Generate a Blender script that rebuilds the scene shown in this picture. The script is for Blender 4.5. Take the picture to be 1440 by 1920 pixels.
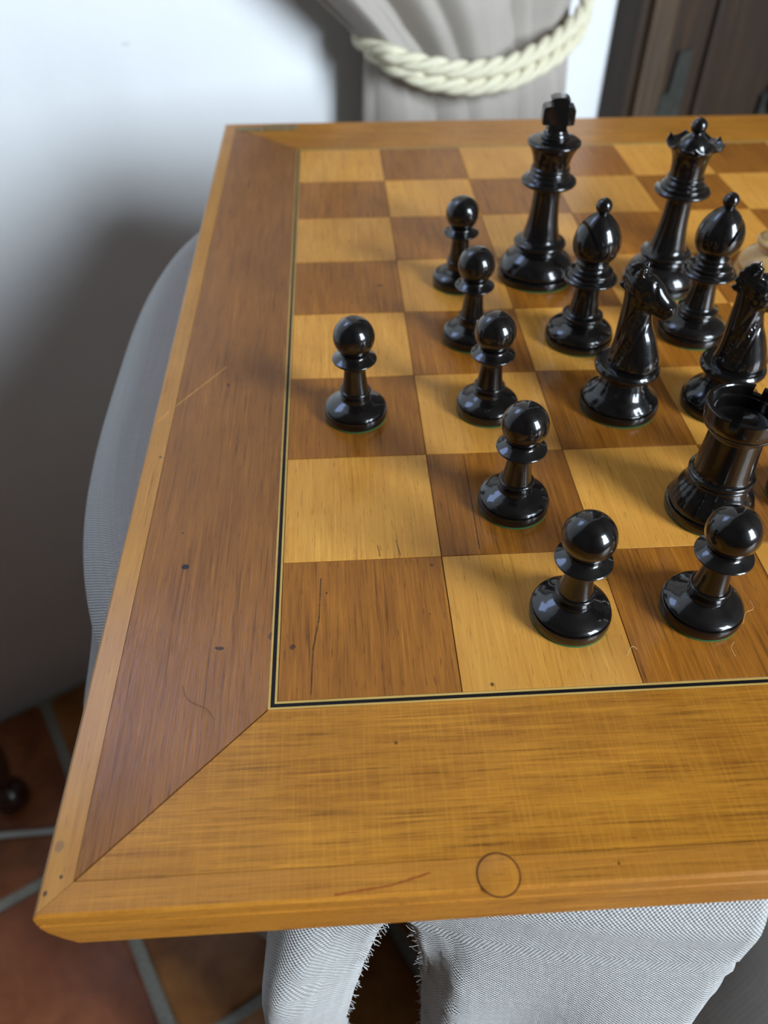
import bpy, bmesh, math, random
from mathutils import Vector, Matrix, noise
random.seed(7)
PI = math.pi
scene = bpy.context.scene
for o in list(bpy.data.objects): bpy.data.objects.remove(o)
COL = scene.collection
S = 0.05            # one chess square is 5 cm; positions below are given in squares
FL = -14.0          # floor level in squares (board top is 0)
def W(x, y, z): return Vector((x*S, y*S, 0.7 + z*S))

# ------------------------------------------------------------------ camera
F_PX = 1473.646
def rotm(ax, a): return Matrix.Rotation(a, 3, ax)
cam_d = bpy.data.cameras.new('camera')
cam = bpy.data.objects.new('camera', cam_d); COL.objects.link(cam)
M3 = rotm('Z', -0.0623457132) @ rotm('X', 0.79684293) @ rotm('Z', 0.00359581)
cam.matrix_world = Matrix.Translation(W(0.42481745, -2.3382279, 3.68177912)) @ M3.to_4x4()
cam_d.sensor_fit = 'VERTICAL'; cam_d.sensor_height = 36.0; cam_d.sensor_width = 27.0
cam_d.lens = F_PX/1920*36.0
cam_d.clip_start = 0.01; cam_d.clip_end = 50
cam_d.dof.use_dof = True
cam_d.dof.focus_distance = 0.232
cam_d.dof.aperture_fstop = cam_d.lens/2.5
scene.camera = cam

# ------------------------------------------------------------------ room frame (turned 29.5 degrees to the board)
D = Vector((0.87017666, 0.49273987, 0)); N = Vector((0.49273987, -0.87017666, 0))
WALL_N = -11.936
def R(s, n, z):
    p = D*s + N*n
    return W(p.x, p.y, z)
S0, S1, N1_, CEIL = -24.0, 35.0, 32.0, 38.0

# ------------------------------------------------------------------ world, lights, exposure
world = bpy.data.worlds.new('world'); scene.world = world; world.use_nodes = True
bg = world.node_tree.nodes['Background']
bg.inputs[0].default_value = (0.62, 0.78, 1.0, 1); bg.inputs[1].default_value = 0.6
WIN = dict(s0=7.0, s1=22.0, z0=3.5, z1=28.5)      # large window behind the photographer's right shoulder
HIGH = dict(s0=-6.0, s1=1.5, z0=10.0, z1=20.0)     # small high window in the back wall, above the picture
def area(name, loc, direction, sx, sy, power, color, up=Vector((0, 0, 1))):
    l = bpy.data.lights.new(name, 'AREA'); l.shape = 'RECTANGLE'; l.size = sx; l.size_y = sy
    l.energy = power; l.color = color
    o = bpy.data.objects.new(name, l); COL.objects.link(o)
    zz = (-direction).normalized(); xx = up.cross(zz).normalized(); yy = zz.cross(xx)
    m = Matrix((xx, yy, zz)).transposed().to_4x4(); m.translation = loc; o.matrix_world = m
    return o
area('window_daylight', R((WIN['s0']+WIN['s1'])/2, N1_+0.6, (WIN['z0']+WIN['z1'])/2), -N,
     (WIN['s1']-WIN['s0'])*S, (WIN['z1']-WIN['z0'])*S, 56, (0.76, 0.88, 1.0))
area('high_window_daylight', R((HIGH['s0']+HIGH['s1'])/2, WALL_N-0.6, (HIGH['z0']+HIGH['z1'])/2), N,
     (HIGH['s1']-HIGH['s0'])*S, (HIGH['z1']-HIGH['z0'])*S, 1.6, (0.42, 0.56, 1.0))
vs = scene.view_settings
vs.view_transform = 'Standard'; vs.look = 'None'; vs.gamma = 1.0; vs.use_curve_mapping = False
vs.exposure = 1.08

# ------------------------------------------------------------------ helpers
def new_obj(name, mesh, parent=None, mat=None):
    o = bpy.data.objects.new(name, mesh); COL.objects.link(o)
    if mat is not None and len(mesh.materials) == 0: mesh.materials.append(mat)
    if parent is not None: o.parent = parent
    return o
def bm_mesh(bm, name, sharp=35, smooth=True):
    bmesh.ops.recalc_face_normals(bm, faces=bm.faces)
    me = bpy.data.meshes.new(name); bm.to_mesh(me); bm.free()
    if smooth:
        for p in me.polygons: p.use_smooth = True
        me.set_sharp_from_angle(angle=math.radians(sharp))
    return me
def tag(o, label=None, cat=None, group=None, kind=None):
    if label: o['label'] = label
    if cat: o['category'] = cat
    if group: o['group'] = group
    if kind: o['kind'] = kind
    return o
def empty(name, loc, rz=0.0):
    o = bpy.data.objects.new(name, None); COL.objects.link(o)
    o.empty_display_size = 0.01; o.location = loc; o.rotation_euler = (0, 0, rz)
    return o
def copy_tree(o, parent=None):
    c = o.copy(); COL.objects.link(c); c.parent = parent
    for ch in list(o.children): copy_tree(ch, c)
    return c
def box_bm(bm, p0, p1):
    vs_ = [bm.verts.new((x, y, z)) for x in (p0[0], p1[0]) for y in (p0[1], p1[1]) for z in (p0[2], p1[2])]
    for f in ((0, 1, 3, 2), (4, 6, 7, 5), (0, 4, 5, 1), (2, 3, 7, 6), (0, 2, 6, 4), (1, 5, 7, 3)):
        bm.faces.new([vs_[i] for i in f])
def prism(bm, poly, ax, a0, a1):
    """poly in 2D extruded along an axis: ax='z' -> (x,y), ax='y' -> (x,z)"""
    def P(q, a): return (q[0], q[1], a) if ax == 'z' else (q[0], a, q[1])
    A = [bm.verts.new(P(q, a0)) for q in poly]; B = [bm.verts.new(P(q, a1)) for q in poly]
    bm.faces.new(A); bm.faces.new(B[::-1]); n = len(poly)
    for i in range(n): bm.faces.new([A[i], B[i], B[(i+1) % n], A[(i+1) % n]])
def spline(pts, k=5):
    out = []
    n = len(pts)
    if n < 3: return list(pts)
    for i in range(n-1):
        p0 = pts[max(i-1, 0)]; p1 = pts[i]; p2 = pts[i+1]; p3 = pts[min(i+2, n-1)]
        for j in range(k):
            t = j/k
            out.append(tuple(0.5*((2*b)+(-a+c)*t+(2*a-5*b+4*c-d)*t*t+(-a+3*b-3*c+d)*t**3) for a, b, c, d in zip(p0, p1, p2, p3)))
    out.append(tuple(pts[-1]))
    return out
def profile(*segs, k=6):
    out = []
    for s in segs:
        q = spline(s, k) if len(s) > 2 else list(s)
        if out and abs(out[-1][0]-q[0][0]) < 1e-6 and abs(out[-1][1]-q[0][1]) < 1e-6: q = q[1:]
        out += q
    return out
def lathe(prof, seg=72, f=None, scale=S):
    """closed solid of revolution from (r,z) points"""
    bm = bmesh.new(); rings = []
    for (r, z) in prof:
        if r < 1e-5: rings.append([bm.verts.new((0, 0, z*scale))]); continue
        ring = []
        for i in range(seg):
            a = 2*PI*i/seg; rr, zz = (r, z) if f is None else f(r, z, a)
            ring.append(bm.verts.new((rr*math.cos(a)*scale, rr*math.sin(a)*scale, zz*scale)))
        rings.append(ring)
    for A, B in zip(rings, rings[1:]):
        if len(A) == 1 and len(B) == 1: continue
        for i in range(seg):
            j = (i+1) % seg
            if len(A) == 1: bm.faces.new([A[0], B[j], B[i]])
            elif len(B) == 1: bm.faces.new([A[i], A[j], B[0]])
            else: bm.faces.new([A[i], A[j], B[j], B[i]])
    if len(rings[0]) > 1: bm.faces.new(rings[0][::-1])
    if len(rings[-1]) > 1: bm.faces.new(rings[-1])
    return bm
def sphere_prof(r, zc, a0=-90, a1=90, k=14):
    return [(max(r*math.cos(math.radians(a0+(a1-a0)*i/k)), 0), zc+r*math.sin(math.radians(a0+(a1-a0)*i/k))) for i in range(k+1)]
def tube(bm, pts, rad, seg=8, cap=True):
    pts = [Vector(p) for p in pts]; n = len(pts)
    t0 = (pts[1]-pts[0]).normalized(); u = t0.orthogonal().normalized(); rings = []
    for i, p in enumerate(pts):
        t = (pts[min(i+1, n-1)]-pts[max(i-1, 0)]).normalized()
        u = (u - t*u.dot(t)).normalized(); v = t.cross(u)
        r = rad[i] if isinstance(rad, (list, tuple)) else rad
        rings.append([bm.verts.new(p+(u*math.cos(2*PI*k/seg)+v*math.sin(2*PI*k/seg))*r) for k in range(seg)])
    for A, B in zip(rings, rings[1:]):
        for k in range(seg): bm.faces.new([A[k], A[(k+1) % seg], B[(k+1) % seg], B[k]])
    if cap: bm.faces.new(rings[0][::-1]); bm.faces.new(rings[-1])
def apply_mods(o):
    dg = bpy.context.evaluated_depsgraph_get(); dg.update()
    me = bpy.data.meshes.new_from_object(o.evaluated_get(dg))
    return me

# ------------------------------------------------------------------ node helpers / materials
class NT:
    def __init__(s, name):
        s.m = bpy.data.materials.new(name); s.m.use_nodes = True; s.t = s.m.node_tree
        s.b = s.t.nodes['Principled BSDF']
    def n(s, ty, **kw):
        x = s.t.nodes.new(ty)
        for k, v in kw.items(): setattr(x, k, v)
        return x
    def l(s, a, b): s.t.links.new(a, b)
    def val(s, sock, v):
        if hasattr(v, 'is_linked'): s.l(v, sock)
        else: sock.default_value = v
    def math(s, op, a, b=0.0, c=0.0):
        x = s.n('ShaderNodeMath', operation=op); s.val(x.inputs[0], a); s.val(x.inputs[1], b); s.val(x.inputs[2], c); return x.outputs[0]
    def vmath(s, op, a, b=(0, 0, 0)):
        x = s.n('ShaderNodeVectorMath', operation=op); s.val(x.inputs[0], a); s.val(x.inputs[1], b); return x
    def mix(s, f, a, b, mode='MIX'):
        x = s.n('ShaderNodeMix', data_type='RGBA', blend_type=mode); s.val(x.inputs[0], f)
        for i, v in ((6, a), (7, b)):
            if isinstance(v, tuple): x.inputs[i].default_value = (*v[:3], 1)
            else: s.l(v, x.inputs[i])
        return x.outputs[2]
    def noise(s, vec, scale, detail=2, rough=0.5, dist=0.0):
        x = s.n('ShaderNodeTexNoise'); s.l(vec, x.inputs['Vector']); x.inputs['Scale'].default_value = scale
        x.inputs['Detail'].default_value = detail; x.inputs['Roughness'].default_value = rough; x.inputs['Distortion'].default_value = dist
        return x.outputs['Fac']
    def ramp(s, f, a, b, lo=0.0, hi=1.0):
        x = s.n('ShaderNodeMapRange'); s.val(x.inputs[0], f); x.inputs[1].default_value = a; x.inputs[2].default_value = b
        x.inputs[3].default_value = lo; x.inputs[4].default_value = hi; return x.outputs[0]
    def bump(s, h, strength, dist):
        x = s.n('ShaderNodeBump'); s.l(h, x.inputs['Height']); x.inputs['Strength'].default_value = strength
        x.inputs['Distance'].default_value = dist; return x
def srgb(r, g, b):
    f = lambda c: ((c/255+0.055)/1.055)**2.4 if c/255 > 0.04045 else c/255/12.92
    return (f(r), f(g), f(b))

def wood(name, light, dark, axis='y', rough=0.40, coat=0.36, coat_r=0.13, cracks=0.0, cross=0.0, contrast=1.0, spots=(), bumps=0.25, rnd=True, mottling=0.5):
    m = NT(name)
    geo = m.n('ShaderNodeNewGeometry'); pos = geo.outputs['Position']
    info = m.n('ShaderNodeObjectInfo')
    if rnd:
        off = m.vmath('SCALE', (3.1, 1.7, 2.3)); m.l(info.outputs['Random'], off.inputs['Scale']); p = m.vmath('ADD', pos, off.outputs[0]).outputs[0]
    else: p = pos
    # x runs across the grain
    st = {'y': (1, 0.03, 0.5), 'x': (0.03, 1, 0.5)}[axis]; st2 = {'y': (1, 0.09, 0.5), 'x': (0.09, 1, 0.5)}[axis]
    v1 = m.vmath('MULTIPLY', p, st).outputs[0]; v2 = m.vmath('MULTIPLY', p, st2).outputs[0]
    fine = m.noise(v1, 1900, 3, 0.6); mid = m.noise(v2, 330, 3, 0.55); big = m.noise(m.vmath('MULTIPLY', p, (1, 0.4, 1) if axis == 'y' else (.4, 1, 1)).outputs[0], 38, 3, 0.5, 0.6)
    f = m.math('ADD', m.math('MULTIPLY', fine, 0.75*contrast), m.math('ADD', m.math('MULTIPLY', mid, 0.5*contrast), m.math('MULTIPLY', big, mottling)))
    mid_v = (0.75*contrast+0.5*contrast+mottling)/2
    f = m.ramp(f, mid_v-0.33, mid_v+0.33)
    col = m.mix(f, dark, light)
    # pores: short dark dashes
    pv = m.vmath('MULTIPLY', p, {'y': (1, 0.07, 0.5), 'x': (0.07, 1, 0.5)}[axis]).outputs[0]
    pore = m.noise(pv, 2600, 1, 0.4)
    pf = m.ramp(pore, 0.66, 0.76)
    col = m.mix(m.math('MULTIPLY', pf, 0.55), col, tuple(c*0.35 for c in dark))
    sv_ = m.vmath('MULTIPLY', p, {'y': (1, 0.022, 0.5), 'x': (0.022, 1, 0.5)}[axis]).outputs[0]
    sn = m.noise(sv_, 1150, 2, 0.55); sm_ = m.noise(p, 70, 2)
    col = m.mix(m.math('MULTIPLY', m.ramp(sn, 0.58, 0.70, 0, 0.75*min(1.0, contrast)), m.ramp(sm_, 0.35, 0.65, 0.25, 1.0)), col, tuple(c*0.42 for c in dark))
    col = m.mix(m.math('MULTIPLY', m.ramp(sn, 0.42, 0.30, 0, 0.5*min(1.0, contrast)), m.ramp(sm_, 0.35, 0.65, 1.0, 0.2)), col, tuple(min(1, c*1.35) for c in light))
    if cross:
        cv = m.vmath('MULTIPLY', p, {'x': (1, 0.05, 1), 'y': (0.05, 1, 1)}[axis]).outputs[0]
        c_ = m.noise(cv, 1300, 2, 0.6); c2 = m.noise(p, 160, 3, 0.6)
        col = m.mix(m.math('MULTIPLY', m.ramp(c_, 0.45, 0.72), cross), col, tuple(min(1, c*1.9) for c in light))
        col = m.mix(m.math('MULTIPLY', m.ramp(c2, 0.5, 0.75), cross*0.7), col, tuple(c*0.8 for c in dark))
    h = fine
    if cracks:
        kv = m.vmath('MULTIPLY', p, {'y': (1, 0.09, 1), 'x': (0.09, 1, 1)}[axis]).outputs[0]
        kn = m.noise(kv, 190, 2, 0.5, 0.3); line = m.math('LESS_THAN', m.math('ABSOLUTE', m.math('SUBTRACT', kn, 0.5)), 0.010)
        msk = m.math('GREATER_THAN', m.noise(p, 55, 1, 0.5), 0.62)
        kf = m.math('MULTIPLY', m.math('MULTIPLY', line, msk), cracks)
        col = m.mix(kf, col, (0.02, 0.008, 0.002)); h = m.math('SUBTRACT', h, m.math('MULTIPLY', kf, 1.5))
    # slow blotches of the old varnish
    bl = m.noise(p, 14, 2, 0.5); col = m.mix(m.ramp(bl, 0.35, 0.7, 0.0, 0.28), col, tuple(c*0.62 for c in dark))
    br = m.ramp(info.outputs['Random'], 0, 1, 0.88, 1.10) if rnd else None
    if br is not None:
        cb = m.n('ShaderNodeHueSaturation'); m.l(col, cb.inputs['Color']); m.l(br, cb.inputs['Value']); col = cb.outputs[0]
    # tiny specks everywhere
    vor = m.n('ShaderNodeTexVoronoi'); m.l(p, vor.inputs['Vector']); vor.inputs['Scale'].default_value = 75
    sp = m.math('MULTIPLY', m.math('LESS_THAN', vor.outputs['Distance'], 0.045), m.math('GREATER_THAN', m.noise(p, 40, 1), 0.55))
    col = m.mix(m.math('MULTIPLY', sp, 0.75), col, (0.03, 0.012, 0.006))
    for kind, a, b, w, c in spots:
        a3 = W(a[0], a[1], 0); b3 = W(b[0], b[1], 0)
        if kind == 'dot':
            d = m.vmath('SUBTRACT', pos, tuple(a3)); d = m.vmath('DIVIDE', d.outputs[0], (b[0]*S, b[1]*S, 1.0))
            wob = m.math('MULTIPLY', m.noise(pos, 900, 2), 0.8)
            ff = m.ramp(m.math('ADD', m.vmath('LENGTH', d.outputs[0]).outputs['Value'], wob), 1.2, 1.5, w, 0.0)
        else:
            ab = b3-a3; L = ab.length; u = ab/L; nn = Vector((-u.y, u.x, 0))
            d = m.vmath('SUBTRACT', pos, tuple(a3)).outputs[0]
            al = m.vmath('DOT_PRODUCT', d, tuple(u)).outputs['Value']; ac = m.math('ABSOLUTE', m.vmath('DOT_PRODUCT', d, tuple(nn)).outputs['Value'])
            ins = m.math('MULTIPLY', m.math('GREATER_THAN', al, 0.0), m.math('LESS_THAN', al, L))
            wid = m.math('MULTIPLY', m.noise(pos, 700, 2), 2*w*S)
            ff = m.math('MULTIPLY', m.math('MULTIPLY', ins, m.math('LESS_THAN', ac, wid)), 0.75)
        col = m.mix(ff, col, c)
    m.l(col, m.b.inputs['Base Color'])
    b = m.bump(h, bumps, 0.00018)
    m.l(b.outputs[0], m.b.inputs['Normal'])
    b2 = m.bump(m.math('ADD', fine, m.noise(p, 60, 2)), bumps*0.5, 0.00022); m.l(b2.outputs[0], m.b.inputs['Coat Normal'])
    m.b.inputs['Roughness'].default_value = rough
    m.b.inputs['Coat Weight'].default_value = coat; m.b.inputs['Coat Roughness'].default_value = coat_r
    m.b.inputs['Specular IOR Level'].default_value = 0.2
    return m.m
LT, DK = srgb(178, 116, 38), srgb(134, 76, 24)
crackc = (0.02, 0.008, 0.003)
SQ_SPOTS_D = [('line', (0.235, 0.86), (0.225, 0.55), 0.004, crackc), ('line', (0.225, 0.56), (0.19, 0.33), 0.005, crackc), ('line', (0.19, 0.34), (0.18, 0.03), 0.004, crackc),
              ('dot', (0.075, 0.353), (0.016, 0.02), 0.8, (0.04, 0.015, 0.01)), ('dot', (0.27, 0.74), (0.006, 0.008), 0.9, crackc), ('dot', (0.93, 0.93), (0.012, 0.012), 0.7, (.05, .02, .01)),
              ('dot', (0.803, 4.501), (0.035, 0.02), 0.8, (0.05, 0.02, 0.01)), ('line', (1.27, 1.98), (1.25, 1.05), 0.004, crackc)]
M_dark = wood('stained_veneer_squares', srgb(188, 118, 36), srgb(128, 72, 18), 'y', contrast=1.15, mottling=0.4, cracks=0.0, spots=SQ_SPOTS_D)
M_light = wood('honey_veneer_squares', srgb(236, 172, 76), srgb(202, 130, 46), 'y', cracks=0.0, contrast=0.7,
               spots=[('line', (0.72, 1.16), (0.74, 1.02), 0.003, crackc), ('line', (0.60, 1.12), (0.61, 1.02), 0.003, crackc), ('dot', (1.17, 0.04), (0.012, 0.012), 0.8, crackc)])
light_scr = srgb(205, 140, 62)
M_border_y = wood('border_veneer_lengthways', srgb(170, 108, 44), srgb(118, 68, 24), 'y', contrast=1.0, rnd=False, bumps=1.1,
                  spots=[('dot', (-0.608, 1.002), (0.026, 0.022), 1.0, (0.012, 0.008, 0.012)), ('dot', (-0.337, 0.366), (0.022, 0.013), 0.9, (0.03, 0.012, 0.008)),
                         ('dot', (-0.36, 0.372), (0.008, 0.008), 0.9, (0.03, 0.012, 0.008)), ('dot', (-0.04, 0.435), (0.03, 0.03), 0.7, (0.04, 0.02, 0.01)),
                         ('line', (-0.944, 2.599), (-0.535, 3.206), 0.006, light_scr), ('dot', (-0.5, 2.95), (0.012, 0.02), 0.9, (0.02, 0.01, 0.01)), 
                         ('dot', (-0.66, 1.3), (0.008, 0.008), 0.9, (0.03, 0.012, 0.01))])
M_border_x = wood('border_veneer_crossways', srgb(206, 138, 42), srgb(144, 84, 18), 'x', contrast=1.25, cross=0.14, mottling=0.25, rnd=False, bumps=0.4)  # more golden than the lengthways border: difference in sheen put into the veneer colour
M_strip_y = wood('edge_banding_lengthways', srgb(204, 146, 64), srgb(168, 106, 38), 'y', contrast=0.7, rnd=False, bumps=0.4,
                 spots=[('dot', (-0.985, -0.72), (0.022, 0.03), 0.5, (0.12, 0.07, 0.05)), ('dot', (-0.945, -0.86), (0.008, 0.01), 0.9, crackc), ('dot', (-1.0, -0.93), (0.01, 0.012), 0.8, crackc), ('line', (-0.99, 2.5), (-0.93, 2.62), 0.012, light_scr)])
M_strip_x = wood('edge_banding_crossways', srgb(200, 134, 48), srgb(160, 98, 28), 'x', contrast=0.8, rnd=False, cross=0.15, bumps=0.4,
                 spots=[('line', (0.29, -1.012), (0.55, -0.985), 0.005, srgb(140, 60, 16)), ('line', (0.55, -0.985), (0.73, -0.94), 0.005, srgb(140, 60, 16)), ('dot', (1.6, -0.95), (0.006, 0.008), 0.8, crackc)])
M_inlay = wood('pale_boxwood_inlay', srgb(222, 184, 104), srgb(190, 146, 70), 'x', contrast=0.4, rnd=False, bumps=0.1)
M_core = wood('board_core_wood', srgb(120, 72, 30), srgb(70, 38, 14), 'x', rnd=False)

def simple(name, col, rough=0.5, metal=0.0, coat=0.0, coat_r=0.1, spec=0.5):
    m = NT(name); m.b.inputs['Base Color'].default_value = (*col, 1); m.b.inputs['Roughness'].default_value = rough
    m.b.inputs['Metallic'].default_value = metal; m.b.inputs['Coat Weight'].default_value = coat; m.b.inputs['Coat Roughness'].default_value = coat_r
    m.b.inputs['Specular IOR Level'].default_value = spec
    return m
def mat_lacquer():
    m = simple('black_lacquered_wood', (0.0045, 0.0035, 0.0032), 0.3, coat=1.0, coat_r=0.075, spec=0.15)
    tc = m.n('ShaderNodeTexCoord'); p = tc.outputs['Object']
    v = m.vmath('MULTIPLY', p, (0.12, 0.12, 1)).outputs[0]
    a = m.noise(v, 2600, 2, 0.5); b_ = m.noise(p, 260, 3, 0.6); h = m.math('ADD', m.math('MULTIPLY', a, 0.5), m.math('MULTIPLY', b_, 1.3))
    b = m.bump(h, 0.22, 0.00022); m.l(b.outputs[0], m.b.inputs['Normal'])
    b2 = m.bump(h, 0.16, 0.00016); m.l(b2.outputs[0], m.b.inputs['Coat Normal'])
    # fine dust specks
    vor = m.n('ShaderNodeTexVoronoi'); m.l(p, vor.inputs['Vector']); vor.inputs['Scale'].default_value = 420
    sp = m.math('MULTIPLY', m.math('LESS_THAN', vor.outputs['Distance'], 0.075), m.math('GREATER_THAN', m.noise(p, 150, 2), 0.60))
    c = m.mix(m.math('MULTIPLY', sp, 0.6), (0.0045, 0.0035, 0.0032), (0.16, 0.15, 0.14)); m.l(c, m.b.inputs['Base Color'])
    m.l(m.math('ADD', m.math('MULTIPLY', sp, 0.5), 0.075), m.b.inputs['Coat Roughness'])
    return m.m
M_black = mat_lacquer()
M_felt = simple('green_felt', srgb(40, 92, 44), 0.95).m
def mat_boxwood():
    m = simple('pale_boxwood_piece', srgb(214, 168, 92), 0.35, coat=0.7, coat_r=0.1)
    p = m.n('ShaderNodeTexCoord').outputs['Object']
    f = m.noise(m.vmath('MULTIPLY', p, (1, 1, 0.1)).outputs[0], 500, 3)
    m.l(m.mix(f, srgb(196, 146, 72), srgb(228, 188, 112)), m.b.inputs['Base Color']); return m.m
M_box = mat_boxwood()

def mat_wall():
    m = simple('white_limewash_plaster', (0.80, 0.80, 0.79), 0.75, spec=0.25)
    p = m.n('ShaderNodeNewGeometry').outputs['Position']
    a = m.noise(p, 9, 3, 0.55); b_ = m.noise(p, 160, 4, 0.6); c_ = m.noise(p, 3, 2)
    h = m.math('ADD', m.math('MULTIPLY', a, 3.0), m.math('MULTIPLY', b_, 0.35))
    b = m.bump(h, 0.30, 0.003); m.l(b.outputs[0], m.b.inputs['Normal'])
    col = m.mix(m.ramp(c_, 0.35, 0.65), (0.76, 0.765, 0.765), (0.83, 0.83, 0.82))
    vor = m.n('ShaderNodeTexVoronoi'); m.l(m.vmath('MULTIPLY', p, (1, 1, 2.2)).outputs[0], vor.inputs['Vector']); vor.inputs['Scale'].default_value = 11
    sp = m.math('LESS_THAN', vor.outputs['Distance'], 0.05); col = m.mix(m.math('MULTIPLY', sp, 0.25), col, (0.45, 0.43, 0.4))
    m.l(col, m.b.inputs['Base Color']); return m.m
M_wall = mat_wall()
M_room = simple('dim_ochre_plaster', (0.10, 0.085, 0.07), 0.8, spec=0.2).m
def mat_tile(name, a, b_):
    m = simple(name, a, 0.42, spec=0.4)
    p = m.n('ShaderNodeNewGeometry').outputs['Position']
    f = m.noise(p, 22, 4, 0.6, 0.4); col = m.mix(m.ramp(f, 0.35, 0.65), a, b_)
    g = m.noise(p, 240, 3, 0.6); col = m.mix(m.ramp(g, 0.55, 0.75, 0, 0.4), col, tuple(c*0.5 for c in a))
    m.l(col, m.b.inputs['Base Color']); b = m.bump(m.math('ADD', f, m.math('MULTIPLY', g, 0.3)), 0.3, 0.002); m.l(b.outputs[0], m.b.inputs['Normal']); return m.m
M_tiles = [mat_tile('terracotta_red', srgb(156, 92, 60), srgb(126, 70, 44)), mat_tile('terracotta_ochre', srgb(166, 110, 54), srgb(130, 78, 36)), mat_tile('terracotta_brown', srgb(148, 84, 46), srgb(110, 60, 30))]
def mat_grout():
    m = simple('grey_grout', srgb(150, 146, 132), 0.9); p = m.n('ShaderNodeNewGeometry').outputs['Position']
    f = m.noise(p, 300, 3); m.l(m.mix(f, srgb(120, 118, 108), srgb(178, 174, 160)), m.b.inputs['Base Color'])
    b = m.bump(f, 0.6, 0.002); m.l(b.outputs[0], m.b.inputs['Normal']); return m.m
M_grout = mat_grout()
def mat_linen(name, ca, cb, pitch, strength=0.7):
    m = simple(name, ca, 0.9, spec=0.15)
    uv = m.n('ShaderNodeUVMap'); sep = m.n('ShaderNodeSeparateXYZ'); m.l(uv.outputs[0], sep.inputs[0])
    wob = m.noise(m.vmath('MULTIPLY', uv.outputs[0], (1, 1, 1)).outputs[0], 90, 2)
    k = 2*PI/pitch
    u = m.math('ADD', m.math('MULTIPLY', sep.outputs[0], k), m.math('MULTIPLY', wob, 2.0)); v = m.math('ADD', m.math('MULTIPLY', sep.outputs[1], k), m.math('MULTIPLY', wob, 2.0))
    su = m.math('SINE', u); sv = m.math('SINE', v); prod = m.math('MULTIPLY', su, sv)
    thick = m.noise(uv.outputs[0], 1.0/pitch*0.35, 2)
    h = m.math('ADD', m.math('MULTIPLY', prod, 0.5), m.math('MULTIPLY', thick, 0.8))
    col = m.mix(m.ramp(prod, -1, 1), cb, ca)
    streak = m.noise(m.vmath('MULTIPLY', uv.outputs[0], (1, 0.02, 1)).outputs[0], 900, 2); streak2 = m.noise(m.vmath('MULTIPLY', uv.outputs[0], (0.02, 1, 1)).outputs[0], 900, 2)
    col = m.mix(m.ramp(m.math('ADD', streak, streak2), 0.8, 1.25, 0.35, 0.0), col, cb)
    m.l(col, m.b.inputs['Base Color'])
    b = m.bump(h, strength, pitch*0.35); m.l(b.outputs[0], m.b.inputs['Normal'])
    m.b.inputs['Sheen Weight'].default_value = 0.15
    return m.m
M_linen = mat_linen('natural_linen', (0.74, 0.725, 0.70), (0.36, 0.345, 0.325), 0.0013, 0.8)
M_curtain = mat_linen('beige_curtain_linen', (0.50, 0.45, 0.395), (0.39, 0.345, 0.30), 0.0022, 0.35)
def mat_rope():
    m = simple('cream_rope_strand', srgb(224, 216, 188), 0.6, spec=0.3)
    p = m.n('ShaderNodeTexCoord').outputs['Object']; f = m.noise(p, 500, 2)
    m.l(m.mix(f, srgb(200, 190, 158), srgb(236, 230, 206)), m.b.inputs['Base Color']); return m.m
M_rope = mat_rope()
def mat_oldwood(name, a, b_, c_):
    m = simple(name, a, 0.6, spec=0.35)
    p0 = m.n('ShaderNodeTexCoord').outputs['Object']; inf = m.n('ShaderNodeObjectInfo')
    off = m.vmath('SCALE', (2.0, 1.0, 3.0)); m.l(inf.outputs['Random'], off.inputs['Scale']); p = m.vmath('ADD', p0, off.outputs[0]).outputs[0]
    v = m.vmath('MULTIPLY', p, (1, 1, 0.05)).outputs[0]
    f = m.noise(v, 130, 4, 0.6, 0.8); g = m.noise(m.vmath('MULTIPLY', p, (1, 1, 0.25)).outputs[0], 14, 3, 0.5, 1.0)
    col = m.mix(m.ramp(f, 0.3, 0.7), a, b_); col = m.mix(m.ramp(g, 0.45, 0.7), col, c_)
    m.l(col, m.b.inputs['Base Color']); b = m.bump(f, 0.5, 0.002); m.l(b.outputs[0], m.b.inputs['Normal']); return m.m
M_old = mat_oldwood('dark_old_door_wood', srgb(66, 49, 35), srgb(38, 28, 20), srgb(50, 38, 30))
M_oldlight = mat_oldwood('weathered_pale_door_wood', srgb(100, 80, 58), srgb(54, 42, 32), srgb(74, 62, 53))
def mat_iron():
    m = simple('dull_iron', srgb(62, 64, 58), 0.6, metal=0.2)
    p = m.n('ShaderNodeTexCoord').outputs['Object']; f = m.noise(p, 90, 4)
    m.l(m.mix(f, srgb(34, 36, 31), srgb(66, 68, 62)), m.b.inputs['Base Color']); b = m.bump(f, 0.5, 0.002); m.l(b.outputs[0], m.b.inputs['Normal']); return m.m
M_iron = mat_iron()
def mat_brass():
    m = simple('tarnished_brass', srgb(130, 118, 84), 0.45, metal=0.6)
    p = m.n('ShaderNodeTexCoord').outputs['Object']; f = m.noise(p, 260, 3)
    m.l(m.mix(f, srgb(112, 108, 84), srgb(176, 150, 104)), m.b.inputs['Base Color']); return m.m
M_brass = mat_brass()
M_stool = simple('dark_polished_stool_wood', srgb(46, 20, 12), 0.3, coat=0.6, coat_r=0.12).m
M_frame = simple('white_painted_window_frame', (0.7, 0.7, 0.68), 0.5).m
M_cable = simple('light_grey_cable_sheath', srgb(176, 176, 168), 0.45).m
M_blackinlay = simple('ebony_inlay', (0.006, 0.005, 0.005), 0.5, spec=0.2).m
M_glass = simple('window_glass', (0.9, 0.95, 1.0), 0.02).m
M_glass.node_tree.nodes['Principled BSDF'].inputs['Transmission Weight'].default_value = 1.0

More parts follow.
